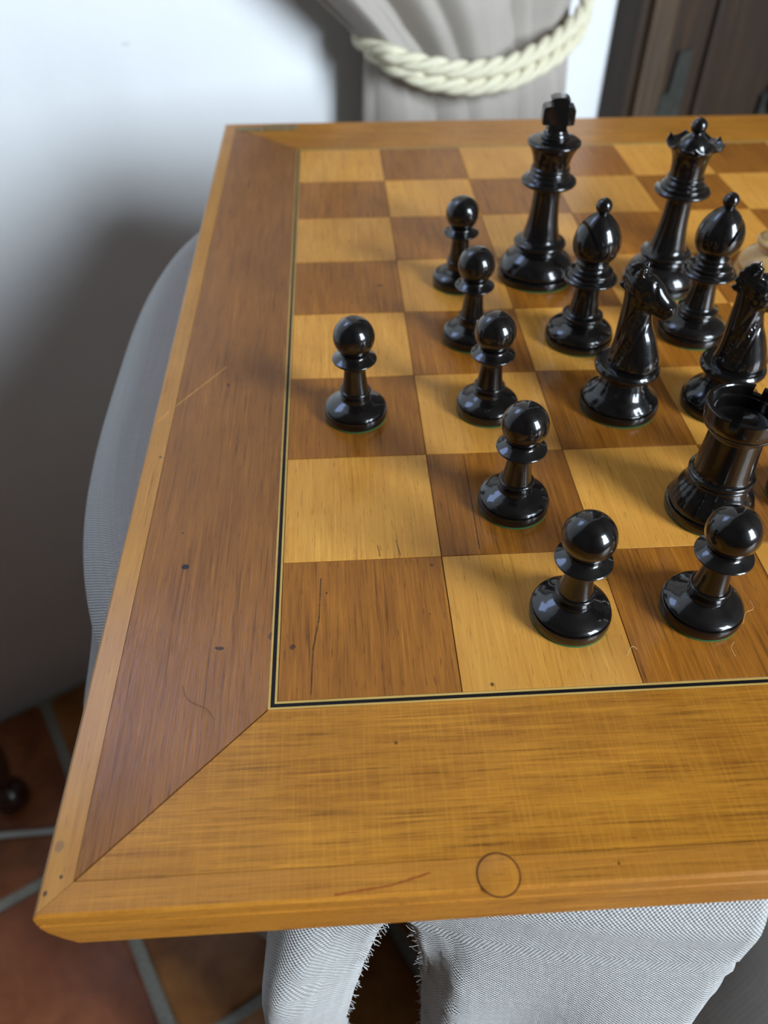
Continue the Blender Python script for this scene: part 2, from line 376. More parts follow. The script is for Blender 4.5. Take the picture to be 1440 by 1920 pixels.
# ------------------------------------------------------------------ structure
def slab(name, corners_s, corners_n, z0, z1, mat, parent=None, kind='structure'):
    bm = bmesh.new()
    lo = [R(s, n, z0) for s, n in ((corners_s[0], corners_n[0]), (corners_s[1], corners_n[0]), (corners_s[1], corners_n[1]), (corners_s[0], corners_n[1]))]
    A = [bm.verts.new(p) for p in lo]; B = [bm.verts.new(p+Vector((0, 0, (z1-z0)*S))) for p in lo]
    bm.faces.new(A[::-1]); bm.faces.new(B)
    for i in range(4): bm.faces.new([A[i], A[(i+1) % 4], B[(i+1) % 4], B[i]])
    o = new_obj(name, bm_mesh(bm, name, smooth=False), parent, mat)
    if kind and parent is None: o['kind'] = kind
    return o
T = 2.0
def join_slabs(name, parts, mat):
    bm = bmesh.new()
    for (sa, sb, na, nb, za, zb) in parts:
        lo = [R(s, n, za) for s, n in ((sa, na), (sb, na), (sb, nb), (sa, nb))]
        A = [bm.verts.new(p) for p in lo]; B = [bm.verts.new(p+Vector((0, 0, (zb-za)*S))) for p in lo]
        bm.faces.new(A[::-1]); bm.faces.new(B)
        for i in range(4): bm.faces.new([A[i], A[(i+1) % 4], B[(i+1) % 4], B[i]])
    o = new_obj(name, bm_mesh(bm, name, smooth=False), None, mat); o['kind'] = 'structure'; return o
h_ = HIGH
join_slabs('wall_back', [(S0-T, h_['s0'], WALL_N-T, WALL_N, FL-.6, CEIL+1), (h_['s1'], S1+T, WALL_N-T, WALL_N, FL-.6, CEIL+1), (h_['s0'], h_['s1'], WALL_N-T, WALL_N, FL-.6, h_['z0']), (h_['s0'], h_['s1'], WALL_N-T, WALL_N, h_['z1'], CEIL+1)], M_wall)
slab('wall_left', (S0-T, S0), (WALL_N, N1_), FL-0.6, CEIL+1, M_room)
slab('wall_right', (S1, S1+T), (WALL_N, N1_), FL-0.6, CEIL+1, M_room)
w = WIN
join_slabs('wall_front', [(S0-T, w['s0'], N1_, N1_+T, FL-.6, CEIL+1), (w['s1'], S1+T, N1_, N1_+T, FL-.6, CEIL+1), (w['s0'], w['s1'], N1_, N1_+T, FL-.6, w['z0']), (w['s0'], w['s1'], N1_, N1_+T, w['z1'], CEIL+1)], M_room)
slab('ceiling', (S0, S1), (WALL_N, N1_), CEIL, CEIL+1, M_room)
def local_slab(name, parent, a, b, c, mat):
    o = slab(name, a, b, c[0], c[1], mat, None, None)
    o.parent = parent; o.matrix_parent_inverse = Matrix.Translation(parent.location).inverted(); return o
def build_window(name, q, nn, sgn, bars):
    win = empty(name, R((q['s0']+q['s1'])/2, nn, q['z0'])); win['kind'] = 'structure'; t_ = 0.7
    fr = (nn-0.1*sgn, nn+0.5*sgn); fr = (min(fr), max(fr)); mid = (q['s0']+q['s1'])/2
    L_ = [(q['s0'], q['s0']+t_, q['z0'], q['z1'], 'frame_stile'), (q['s1']-t_, q['s1'], q['z0'], q['z1'], 'frame_stile'),
          (q['s0']+t_, q['s1']-t_, q['z0'], q['z0']+t_, 'frame_rail'), (q['s0']+t_, q['s1']-t_, q['z1']-t_, q['z1'], 'frame_rail')]
    if bars: L_.append((mid-.6, mid+.6, q['z0']+t_, q['z1']-t_, 'middle_stile'))
    for i in range(bars):
        zc = q['z0']+(q['z1']-q['z0'])*(i+1)/(bars+1)
        L_ += [(q['s0']+t_, mid-.6, zc-.2, zc+.2, 'glazing_bar'), (mid+.6, q['s1']-t_, zc-.2, zc+.2, 'glazing_bar')]
    for (sa, sb, za, zb, nm) in L_: local_slab(nm, win, (sa, sb), fr, (za, zb), M_frame)
    pn = sorted((nn+0.9*sgn, nn+1.0*sgn))
    local_slab('pane', win, (q['s0'], q['s1']), pn, (q['z0'], q['z1']), M_glass)
build_window('window_1', WIN, N1_, 1, 2)
build_window('window_2', HIGH, WALL_N, -1, 0)
# floor: grout bed and square terracotta tiles
flr = slab('floor', (S0-T, S1+T), (WALL_N-T, N1_+T), FL-0.6, FL-0.08, M_grout)
def tile_mesh(mat, seed):
    rr = random.Random(seed); bm = bmesh.new(); h = 2.17*S; c = 0.16*S; pts = []
    for (sx, sy) in ((1, 1), (-1, 1), (-1, -1), (1, -1)):
        a = (sx*h, sy*(h-c)); b_ = (sx*(h-c*0.3), sy*(h-c*0.3)); e = (sx*(h-c), sy*h)
        pts += [a, b_, e] if sx*sy > 0 else [e, b_, a]
    j = lambda: rr.uniform(-.03, .03)*S
    pts = [(x+j(), y+j()) for x, y in pts]
    A = [bm.verts.new((x, y, -0.3*S)) for x, y in pts]; B = [bm.verts.new((x, y, -0.03*S)) for x, y in pts]; C_ = [bm.verts.new((x*.975, y*.975, 0)) for x, y in pts]; n = len(pts)
    for X, Y in ((A, B), (B, C_)):
        for i in range(n): bm.faces.new([X[i], X[(i+1) % n], Y[(i+1) % n], Y[i]])
    bm.faces.new(C_); me = bm_mesh(bm, 'tile', smooth=True, sharp=30); me.materials.append(mat); return me
tm = [tile_mesh(M_tiles[i % 3], i) for i in range(6)]
ang = math.atan2(D.y, D.x); PT = 4.6
fi = flr.matrix_world.inverted()
pick = {(-1, 0): 2, (-1, 1): 0, (0, 1): 1, (-2, 1): 0, (0, 0): 4, (-2, 0): 2, (-1, 2): 0, (0, 2): 4, (1, 2): 1, (1, 1): 1}
for i in range(-5, 8):
    for j in range(0, 16):
        s = -2.1 + PT*(i+0.5); n_ = WALL_N + PT*(j+0.5) + 0.02
        if s < S0+1 or s > S1-1: continue
        o = bpy.data.objects.new('tile', tm[pick.get((i, j), (i*7+j*5) % 6)]); COL.objects.link(o); o.parent = flr
        o.location = R(s, n_, FL+random.uniform(-.02, .02)); o.rotation_euler = (random.uniform(-.004, .004), random.uniform(-.004, .004), ang+random.choice((0, PI/2, PI)))

# ------------------------------------------------------------------ old plank door on the back wall
dr = empty('door_1', R(22, WALL_N, FL), ang); dr['kind'] = 'structure'
def door_box(name, s0, s1, o0, o1, z0, z1, mat, bev=0.05, jit=0.0):
    bm = bmesh.new(); box_bm(bm, ((s0-22)*S, -o1*S, (z0-FL)*S), ((s1-22)*S, -o0*S, (z1-FL)*S))
    bmesh.ops.subdivide_edges(bm, edges=[e for e in bm.edges if abs(e.verts[0].co.z-e.verts[1].co.z) > .1], cuts=24)
    for v in bm.verts:
        q = noise.noise(Vector((v.co.x*9, s0, v.co.z*5))); v.co.x += q*jit*S
    o = new_obj(name, bm_mesh(bm, name, smooth=False), dr, mat)
    md = o.modifiers.new('bevel', 'BEVEL'); md.width = bev*S; md.segments = 2; md.limit_method = 'ANGLE'; return o
door_box('door_jamb', 14.55, 14.78, 0, 0.75, FL, 29, M_old, 0.03, 0.06)
door_box('stile', 14.80, 15.62, 0, 0.9, FL, 28.5, M_oldlight, 0.06, 0.12)
x0 = 15.72; wids = [1.5, 3.1, 2.7, 3.2, 2.8]
for i, wd in enumerate(wids):
    door_box('plank', x0+0.04, x0+wd-0.04, 0, 0.62+0.05*(i % 2), FL+0.1, 28, M_old, 0.08, 0.05); x0 += wd
door_box('stile', x0+0.05, x0+0.95, 0, 0.9, FL, 28.5, M_old, 0.06, 0.1)
bm = bmesh.new()
def PL(s, z): return ((s-22)*S, (z-FL)*S)
prism(bm, [PL(16.15, -1.42), PL(16.60, -1.42), PL(16.62, -5.5), PL(15.78, -5.5), PL(15.82, -2.3), PL(16.08, -2.3)], 'y', -0.72*S, -0.55*S)
pl = new_obj('iron_plate', bm_mesh(bm, 'iron_plate', smooth=False), dr, M_iron)
bm = bmesh.new()
prism(bm, [PL(19.75, -2.9), PL(20.9, -2.35), PL(22.6, -2.5), PL(22.6, -4.9), PL(20.2, -4.9), PL(19.7, -4.0)], 'y', -0.85*S, -0.6*S)
la = new_obj('latch_plate', bm_mesh(bm, 'latch_plate', smooth=False), dr, M_iron)
bm = bmesh.new()
tube(bm, [((20.45+.45*math.cos(a)-22)*S, -1.05*S, (-2.9-FL+.42*math.sin(a))*S) for a in [2*PI*i/20 for i in range(21)]], 0.12*S, 8)
new_obj('latch_ring', bm_mesh(bm, 'latch_ring'), la, M_iron)
bm = bmesh.new(); tube(bm, [((20.45-22)*S, -0.6*S, (-2.5-FL)*S), ((20.45-22)*S, -1.2*S, (-2.5-FL)*S)], .14*S, 8)
new_obj('latch_staple', bm_mesh(bm, 'latch_staple'), la, M_iron)

# ------------------------------------------------------------------ curtain gathered by a rope tie-back
cur = empty('curtain', R(9.8, WALL_N+0.9, FL), ang)
CURC = Vector((9.8, WALL_N+0.9))
def rope_z(u):    # height at which the rope crosses the cloth
    pts = [(0, -0.1), (.12, -.36), (.3, -.55), (.5, -.55), (.7, -.38), (.88, -.12), (1, .2)]
    for a, b_ in zip(pts, pts[1:]):
        if u <= b_[0]: return a[1]+(b_[1]-a[1])*(u-a[0])/(b_[0]-a[0])
    return .2
def cur_pt(u, z, back=False):
    zr = rope_z(u); dz = z-zr
    sL = 7.42; sR = 12.1
    s = sL+(sR-sL)*u
    if dz > 0:
        s -= (1-u)**1.3*1.15*dz*(1.0 if dz < 3 else 3/dz) + (0.0 if u < .6 else -(u-.6)*.35*min(dz, 3))
    else:
        s += (u-.5)*0.12*min(-dz, 4)
    prof = math.sqrt(max(0, 1-(2*u-1)**2))
    waist = math.exp(-(dz/0.75)**2)
    amp = (0.42 if dz > 0 else 0.26)*(1-0.45*waist)*min(1.0, prof*2.2)
    ph = 2*PI*(2.5*u + 0.30 + 0.06*math.sin(z*.5))
    fold = math.sin(ph)+0.40*math.sin(2.1*ph+1.0)+0.14*math.sin(4.7*ph+.5)
    fold = 1.7*abs(math.sin(ph*.5+.4))**.7-1.1 + 0.35*(abs(math.sin(ph*1.15+1.0))**.9-.5)+.06*math.sin(4.1*ph)
    off = prof*(1.05-0.22*waist) + amp*fold
    if u < 0.02 or u > 0.98: off = min(off, .2)
    off += 0.03*noise.noise(Vector((s*1.5, z*1.2, 3)))
    if back: off = -0.35*prof
    return s, off, z
def cur_vert(s, off, z): return Vector(((s-9.8)*S, -off*S, (z-FL)*S))
bm = bmesh.new(); uvl = bm.loops.layers.uv.new('UVMap')
NU, zs = 150, [FL+0.15+(0.3-(FL+0.15))*i/110 for i in range(0)]
zs = [FL+0.2+i*0.35 for i in range(34)] + [-2.0+i*0.07 for i in range(60)] + [2.25+i*0.6 for i in range(45)]
for side in (False, True):
    grid = []
    for z in zs:
        grid.append([bm.verts.new(cur_vert(*cur_pt(i/NU, z, side))) for i in range(NU+1)])
    for a in range(len(zs)-1):
        for i in range(NU):
            f = bm.faces.new([grid[a][i], grid[a][i+1], grid[a+1][i+1], grid[a+1][i]])
            for lp, (ii, zz) in zip(f.loops, ((i, zs[a]), (i+1, zs[a]), (i+1, zs[a+1]), (i, zs[a+1]))): lp[uvl].uv = (ii/NU*9*S, zz*S)
bmesh.ops.remove_doubles(bm, verts=bm.verts, dist=1e-5)
cl = new_obj('cloth_panel', bm_mesh(bm, 'cloth_panel', sharp=180), cur, M_curtain)
tag(cur, 'long beige linen curtain gathered at the waist, hanging against the white wall', 'curtain')
bm = bmesh.new(); box_bm(bm, ((6.0-9.8)*S, -1.0*S, (28.9-FL)*S), ((15.0-9.8)*S, -.8*S, (29.1-FL)*S))
rail = new_obj('curtain_heading', bm_mesh(bm, 'curtain_heading', smooth=False), cur, M_curtain)
# rope tie-back: two cords, each of three twisted strands
tie = empty('curtain_tieback', R(9.8, WALL_N+0.9, -0.5), ang)
def cord_path(dz):
    pts = [(7.52, -.2, .28), (7.30, .1, .02)]
    for u in [0.03, .07, .12, .18, .25, .33, .41, .5, .58, .66, .74, .82, .89, .95]:
        zr = rope_z(u); s, off, z = cur_pt(u, zr+dz)
        offm = math.sqrt(max(0, 1-(2*u-1)**2))*1.0+.18
        pts.append((s, offm+0.17, zr+dz*(1 if .1 < u < .9 else .8)))
    pts += [(12.28, .35, .42+dz), (12.40, -.1, .85+dz*.6), (12.55, -.5, 1.4+dz*.3), (12.6, -.75, 1.75)]
    return [Vector(cur_vert(*q)-Vector((0, 0, (-0.5-FL)*S))) for q in pts]
for dz in (0.14, -0.15):
    P = [Vector(p) for p in spline([tuple(v) for v in cord_path(dz)], 16)]
    bm = bmesh.new(); n = len(P); acc = [0]
    for i in range(1, n): acc.append(acc[-1]+(P[i]-P[i-1]).length)
    u = (P[1]-P[0]).normalized().orthogonal().normalized(); fr = []
    for i in range(n):
        t = (P[min(i+1, n-1)]-P[max(i-1, 0)]).normalized(); u = (u-t*u.dot(t)).normalized(); fr.append((u.copy(), t.cross(u)))
    for kk in range(3):
        pts = []
        for i in range(n):
            a = 2*PI*(kk/3)-acc[i]/(1.15*S)*2*PI
            pts.append(P[i]+(fr[i][0]*math.cos(a)+fr[i][1]*math.sin(a))*0.075*S)
        tube(bm, pts, 0.086*S, 8)
    new_obj('cord', bm_mesh(bm, 'cord', sharp=60), tie, M_rope)
bm = bmesh.new(); tube(bm, [cur_vert(12.6, -.9, 1.75)-Vector((0, 0, (-0.5-FL)*S)), cur_vert(12.6, -.3, 1.75)-Vector((0, 0, (-0.5-FL)*S)), cur_vert(12.6, -.15, 2.0)-Vector((0, 0, (-0.5-FL)*S))], .09*S, 10)
new_obj('hook', bm_mesh(bm, 'hook'), tie, M_iron)
tag(tie, 'doubled cream twisted rope tie-back looped round the beige curtain', 'rope')

# ------------------------------------------------------------------ round table and its linen cloth
BT = -0.385   # underside of the board
tb = empty('table', W(4, 4, FL))
def foot(th):
    c_, s_ = abs(math.cos(th)), abs(math.sin(th)); n_ = 3.0
    return 1.0/((c_/5.75)**n_+(s_/5.12)**n_)**(1/n_)
bm = lathe([(0, 13.05), (5.5, 13.05), (5.58, 13.1), (5.58, 13.38), (5.5, 13.46), (0, 13.46)], 96, lambda r, z, a: (r*foot(a)/5.8, z))
new_obj('tabletop', bm_mesh(bm, 'tabletop'), tb, M_stool)
bm = lathe(profile([(0.0, 1.0), (1.0, 1.0)], [(1.0, 1.0), (.6, 1.6), (.45, 3), (.8, 4.5), (.5, 6), (.45, 9), (.6, 12), (1.2, 13.04)], [(1.2, 13.04), (0, 13.04)]), 40)
new_obj('pedestal', bm_mesh(bm, 'pedestal'), tb, M_stool)
for q in range(3):
    bm = bmesh.new(); a = 2*PI*q/3+.6
    tube(bm, [Vector((math.cos(a)*r*S, math.sin(a)*r*S, z*S)) for r, z in ((.4, 2.2), (1.6, 2.3), (2.8, 1.4), (3.8, .4), (4.2, .22))], [.3*S, .3*S, .26*S, .24*S, .2*S], 10)
    new_obj('leg', bm_mesh(bm, 'leg'), tb, M_stool)
tag(tb, 'dark wooden pedestal table hidden under the rough grey linen cloth', 'table')
clo = empty('linen_tablecloth', W(4, 4, FL+13.52))
GAP = math.radians(234.6)   # direction of the slit in the skirt
def angd(a, b_): return (a-b_+PI) % (2*PI)-PI
def skirt_r(th, t):
    """t = drop below the table rim in squares; fold lobes grow with the drop"""
    g = min(1.0, max(0, t)/1.5); g = g*g*(3-2*g)
    lob = 0.0
    # lobes: (direction deg, height, width deg)
    for d, h, w_ in LOBES:
        x = angd(th, math.radians(d))/math.radians(w_); lob += h*math.exp(-x*x)
    rip = 0.10*math.sin(th*23+1)+0.06*math.sin(th*41+t*.5)
    def step(x, a_, b_): x = max(0, min(1, (x-a_)/(b_-a_))); return x*x*(3-2*x)
    dg = math.degrees(th) % 360
    lob += 0.16*step(dg, 236.5, 239)*(1-step(dg, 252.2, 253.6))
    fast = -0.6*step(dg, 253.3, 254.5)*(1-step(dg, 259, 263))*min(1.0, .92+max(0, t)*.3)
    lob += 0.05*t*math.exp(-((dg-229)/3)**2)
    return foot(th) + 0.02*t + fast + g*(lob) + g*min(t, 4)/4*rip
def foot(th):   # outline of the rounded-square table
    c_, s_ = abs(math.cos(th)), abs(math.sin(th)); n_ = 3.0
    return 1.0/((c_/5.75)**n_+(s_/5.12)**n_)**(1/n_)
LOBES = [(229.6, 0.46, 2.8), (221, -0.25, 4.5), (207, 0.36, 5.5), (268, 0.7, 5), (284, 0.4, 5), (300, .4, 6), (191, 0.05, 5), (176, 0.12, 6), (160, .2, 5), (146, .2, 6), (128, .25, 6), (108, .3, 6), (88, .3, 6), (66, .3, 6), (44, .2, 6), (22, .3, 6), (2, .3, 6), (-18, .3, 6), (-38, .2, 6)]
bm = bmesh.new(); uvl = bm.loops.layers.uv.new('UVMap'); NT_ = 720
rows = []
flat = [(0.05, 0), (2, 0), (4, 0), (5.0, 0), (5.4, 0)]
rr_ = 0.32
for q in range(7):
    a = q/6*PI/2; flat.append((5.80+(-rr_+rr_*math.sin(a)), -rr_*(1-math.cos(a))))
drops = [0.40+i*0.10 for i in range(30)]+[3.5+i*.4 for i in range(22)]
hem = 12.4
arc = 0; spec = []
def hem_scale(th):
    dg = math.degrees(th) % 360
    f = max(0, min(1, (dg-186)/6))*max(0, min(1, (228.5-dg)/3)); f = f*f*(3-2*f)
    return 1-0.75*f
pr = None
for r, z in flat:
    if pr: arc += math.hypot(r-pr[0], z-pr[1])
    pr = (r, z); spec.append(('flat', r, z, arc))
for d in drops:
    if d > hem: break
    arc += 0.1 if d < 3.5 else .4; spec.append(('skirt', None, d, arc))
def slit(d):   # angular half width of the opening at this drop
    if d < 0.66: return 0.0
    return math.radians(0.30+1.55*min(1.6, (d-0.66))**0.5)
for kind, r, z, ar in spec:
    row = []
    for i in range(NT_+1):
        f = i/NT_; sl = slit(z) if kind == 'skirt' else 0
        th = GAP+sl+(2*PI-2*sl)*f
        if kind == 'skirt':
            # the displaced lobe shape itself does not move with the slit
            hs = hem_scale(th); zd = 0.32+(z-0.32)*hs; rad = skirt_r(th, zd-0.32); zz = -zd
            e = min(f, 1-f)*360
            if sl > 0 and e < 3: rad += 0.03*noise.noise(Vector((z*9, e, 1)))
        else:
            dg = math.degrees(th) % 360; e_ = max(0, min(1, (dg-253.2)/1.2))*max(0, min(1, (263-dg)/4))
            rad = foot(th)*r/5.80 - 0.55*e_*max(0, r-5.42)/.38; zz = z
        row.append(bm.verts.new((rad*math.cos(th)*S, rad*math.sin(th)*S, zz*S+0.0004)))
    rows.append((row, ar, kind, z))
for (A, aa, _, _), (B, ab, kb, zb) in zip(rows, rows[1:]):
    for i in range(NT_):
        f = bm.faces.new([A[i], B[i], B[i+1], A[i+1]])
        for lp, (ii, y) in zip(f.loops, ((i, aa), (i, ab), (i+1, ab), (i+1, aa))): lp[uvl].uv = (ii/NT_*2*PI*5.9*S, y*S)
bm.faces.ensure_lookup_table()
# weld only the seam above the slit
seam = [v for (row, _, kd, z) in rows if not (kd == 'skirt' and slit(z) > 0) for v in (row[0], row[-1])]
bmesh.ops.remove_doubles(bm, verts=seam, dist=1e-4)
me = bm_mesh(bm, 'cloth_skirt', sharp=180)
cs = new_obj('cloth_skirt', me, clo, M_linen)
sd = cs.modifiers.new('thickness', 'SOLIDIFY'); sd.thickness = 0.0008; sd.offset = 0
# frayed threads along the slit
bm = bmesh.new(); rg = random.Random(3)
for side in (1, -1):
    for q in range(110):
        d = 0.7+rg.random()**1.3*2.6; th = GAP+side*slit(d); rad = skirt_r(th, d-.32)
        p = Vector((rad*math.cos(th), rad*math.sin(th), -d)); tdir = Vector((-math.sin(th), math.cos(th), 0))*(-side); rad_d = Vector((math.cos(th), math.sin(th), 0))
        L = rg.uniform(.02, .07); pts = [p-tdir*0.02]
        dirv = (tdir+rad_d*rg.uniform(-.4, .7)+Vector((0, 0, rg.uniform(-.9, .3)))).normalized()
        for j in range(3): dirv = (dirv+Vector([rg.uniform(-.35, .35) for _ in range(3)])).normalized(); pts.append(pts[-1]+dirv*L/3)
        tube(bm, [x*S for x in pts], 0.0022*S, 3, False)
fr_ = new_obj('frayed_threads', bm_mesh(bm, 'frayed_threads'), clo, M_linen); fr_['kind'] = 'stuff'
tag(clo, 'rough grey linen cloth draped in folds under the chessboard', 'tablecloth')

# ------------------------------------------------------------------ chessboard
bd = empty('chessboard', W(4, 4, BT))
def off4(v): return Vector((v[0]-4, v[1]-4, v[2]-BT))*S
def mitred(name, prof, mats, gap=0.0015, label=None, bev=0):
    """prof: (d,z) with d = distance outside the playing field; one mesh per side, mitred at the corners"""
    for sidx in range(4):
        bm = bmesh.new(); e = []
        for end in (0, 1):
            e.append([bm.verts.new(Vector((((-4-d+gap) if end == 0 else (4+d-gap)) + (1-2*end)*0.17*max(0, (-z-.10)/.285)**1.6, -4-d, z-BT))*S) for d, z in prof])
        n = len(prof); bm.faces.new(e[0]); bm.faces.new(e[1][::-1])
        for i in range(n): bm.faces.new([e[0][i], e[0][(i+1) % n], e[1][(i+1) % n], e[1][i]])
        bmesh.ops.rotate(bm, verts=bm.verts, cent=(0, 0, 0), matrix=Matrix.Rotation(sidx*PI/2, 3, 'Z'))
        o = new_obj(name, bm_mesh(bm, name, smooth=False), bd, mats[sidx % 2])
        if bev: md = o.modifiers.new('bevel', 'BEVEL'); md.width = bev*S; md.segments = 2; md.limit_method = 'ANGLE'; md.angle_limit = math.radians(50)
bm = bmesh.new(); box_bm(bm, off4((-.86, -.86, BT+.01)), off4((8.86, 8.86, -0.032)))
new_obj('base_board', bm_mesh(bm, 'base_board', smooth=False), bd, M_core)
mitred('edge_strip', [(0.8865, 0.0), (1.018, 0.0), (1.033, -.014), (1.035, -.085), (1.026, -.092), (1.026, -.100), (1.035, -.108), (1.036, -.18), (1.036, -.26), (1.036, -.33), (1.015, -.372), (0.99, BT), (0.8865, BT)], (M_strip_x, M_strip_y), 0.002)
mitred('border_panel', [(0.049, 0.0), (0.8835, 0.0), (0.8835, -.031), (0.049, -.031)], (M_border_x, M_border_y), 0.0055)
mitred('pale_inlay_line', [(0.001, 0.0003), (0.0140, 0.0003), (0.0140, -.03), (0.001, -.03)], (M_inlay, M_inlay), 0)
mitred('ebony_inlay_line', [(0.0143, -0.0008), (0.0362, -0.0008), (0.0362, -.03), (0.0143, -.03)], (M_blackinlay, M_blackinlay), 0)
mitred('pale_inlay_line', [(0.0365, 0.0003), (0.0482, 0.0003), (0.0482, -.03), (0.0365, -.03)], (M_inlay, M_inlay), 0)
def square_mesh(name, mat):
    bm = bmesh.new(); h = .4972; box_bm(bm, (-h*S, -h*S, -.031*S), (h*S, h*S, 0))
    bmesh.ops.bevel(bm, geom=[e for e in bm.edges if e.verts[0].co.z == 0 and e.verts[1].co.z == 0], offset=.0015*S, segments=1, affect='EDGES')
    me = bm_mesh(bm, name, smooth=False); me.materials.append(mat); return me
sqd, sql = square_mesh('dark_square', M_dark), square_mesh('light_square', M_light)
for i in range(8):
    for j in range(8):
        dk = (i+j) % 2 == 0
        o = bpy.data.objects.new('dark_square' if dk else 'light_square', sqd if dk else sql); COL.objects.link(o); o.parent = bd
        o.location = off4((i+.5, j+.5, random.uniform(-.0008, .0008)))
# round plug in the front edge strip
pc = Vector((1.039, -0.968, 0))
bm = lathe([(0, -.02), (.094, -.02), (.094, .0015), (.088, .003), (0, .003)], 40); bm.transform(Matrix.Translation(off4(pc)))
new_obj('wood_plug', bm_mesh(bm, 'wood_plug'), bd, M_strip_x)
bm = bmesh.new(); N_ = 48
ri = [bm.verts.new(off4(pc+Vector((.094*math.cos(2*PI*i/N_), .094*math.sin(2*PI*i/N_), .0012)))) for i in range(N_)]
ro = [bm.verts.new(off4(pc+Vector((.102*math.cos(2*PI*i/N_), .102*math.sin(2*PI*i/N_), .0012)))) for i in range(N_)]
for i in range(N_): bm.faces.new([ri[i], ri[(i+1) % N_], ro[(i+1) % N_], ro[i]])
new_obj('plug_joint', bm_mesh(bm, 'plug_joint', smooth=False), bd, M_core)
# small hinge let into the far left corner
bm = bmesh.new(); box_bm(bm, off4((-.84, 8.73, -.01)), off4((-.47, 8.87, .008)))
h1 = new_obj('hinge', bm_mesh(bm, 'hinge', smooth=False), bd, M_brass)
bm = bmesh.new(); tube(bm, [off4((-.47, 8.80, .012)), off4((-.05, 8.80, .012))], .035*S, 10)
box_bm(bm, off4((-.42, 8.74, -.01)), off4((-.1, 8.86, .01)))
new_obj('hinge_barrel', bm_mesh(bm, 'hinge_barrel'), h1, M_brass)
for xx in (-.76, -.55):
    bm = lathe([(0, 0), (.025, 0), (.02, .014), (0, .016)], 14); bm.transform(Matrix.Translation(off4((xx, 8.8, .004))))
    new_obj('screw', bm_mesh(bm, 'screw'), h1, M_brass)
tag(bd, 'square wooden chessboard with honey and brown squares, wide mitred border', 'chessboard')

# ------------------------------------------------------------------ chess pieces (profiles in squares)
def felt(r): return bm_mesh(lathe([(0, 0), (r+.003, 0), (r+.004, .004), (r+.001, .012), (0, .012)], 64), 'felt_pad')
def part(name, prof, seg=80, f=None): 
    return bm_mesh(lathe(prof, seg, f), name, sharp=28)
def assemble(name, parts, mat):
    root = empty(name, (0, 0, 0))
    for nm, me in parts:
        o = new_obj(nm, me, root, M_felt if nm == 'felt_pad' else mat)
    return root
def base_prof(r, top_r, hb, zt):
    """plinth with a step, then the swelling dome up to top_r at zt"""
    return profile([(0, .0122), (r*.985, .0122)], [(r*.985, .0122), (r, .024), (r*1.003, .055), (r*.985, .078)], [(r*.985, .078), (r*.92, .081)], [(r*.92, .081), (r*.905, .088), (r*.945, .094)],
                   [(r*.945, .094), (r*.955, .100)] + hb + [(top_r, zt)], [(top_r, zt), (0, zt)], k=5)
# pawn
pw = [('felt_pad', felt(.232)),
      ('base', part('base', base_prof(.238, .115, [(.212, .114), (.182, .132), (.145, .148)], .162))),
      ('stem', part('stem', profile([(0, .162), (.112, .162)], [(.112, .162), (.1095, .19), (.113, .222)], [(.113, .222), (.117, .232), (.112, .243), (.1, .245)], [(.1, .245), (.092, .29), (.083, .36), (.080, .42), (.084, .452), (.094, .470)], [(.094, .470), (0, .470)]))),
      ('collar', part('collar', profile([(0, .470), (.094, .470)], [(.094, .470), (.13, .488), (.158, .5)], [(.158, .5), (.162, .507), (.158, .513)], [(.158, .513), (.13, .528), (.105, .545), (.098, .560)], [(.098, .56), (0, .56)]))),
      ('head', part('head', [(0, .545)]+[(r, z) for r, z in sphere_prof(.149, .685, -62, 90, 26)]))]
pawn = assemble('pawn', pw, M_black)
# bishop
def mitre_mesh():
    me = part('mitre', profile([(0, .735), (.118, .735)], [(.118, .735), (.15, .765), (.178, .82), (.186, .885), (.172, .96), (.135, 1.03), (.085, 1.085), (.045, 1.115)], [(.045, 1.115), (0, 1.115)], k=7), 96)
    o = new_obj('mitre_tmp', me, None, M_black)
    bm = bmesh.new(); box_bm(bm, (-.012*S, -.3*S, -.05*S), (.012*S, .3*S, .4*S))
    bm.transform(Matrix.Translation(Vector((-.085, 0, .93))*S) @ Matrix.Rotation(math.radians(-20), 4, 'Y'))
    c = new_obj('cut_tmp', bm_mesh(bm, 'cut', smooth=False)); md = o.modifiers.new('b', 'BOOLEAN'); md.object = c; md.operation = 'DIFFERENCE'; md.solver = 'EXACT'
    me2 = apply_mods(o); bpy.data.objects.remove(o); bpy.data.objects.remove(c)
    for p in me2.polygons: p.use_smooth = True
    me2.set_sharp_from_angle(angle=math.radians(28)); return me2
bs = [('felt_pad', felt(.278)),
      ('base', part('base', base_prof(.287, .155, [(.268, .122), (.235, .152), (.19, .177)], .196))),
      ('stem', part('stem', profile([(0, .196), (.152, .196)], [(.152, .196), (.162, .206), (.152, .218)], [(.152, .218), (.170, .235), (.168, .256), (.145, .268)], [(.145, .268), (.125, .285), (.112, .35), (.101, .42), (.098, .48), (.104, .53), (.115, .548)], [(.115, .548), (0, .548)]))),
      ('collar', part('collar', profile([(0, .548), (.115, .548)], [(.115, .548), (.17, .556), (.212, .572), (.219, .588), (.205, .602)], [(.205, .602), (.185, .608), (.165, .622)], [(.165, .622), (.176, .636), (.172, .652), (.15, .664)], [(.15, .664), (.128, .675), (.120, .69)], [(.120, .69), (.130, .706), (.128, .722), (.118, .735)], [(.118, .735), (0, .735)]))),
      ('mitre', mitre_mesh()),
      ('finial', part('finial', [(0, 1.10), (.045, 1.10), (.042, 1.12)]+sphere_prof(.062, 1.168, -45, 90, 16)))]
bishop = assemble('bishop', bs, M_black)
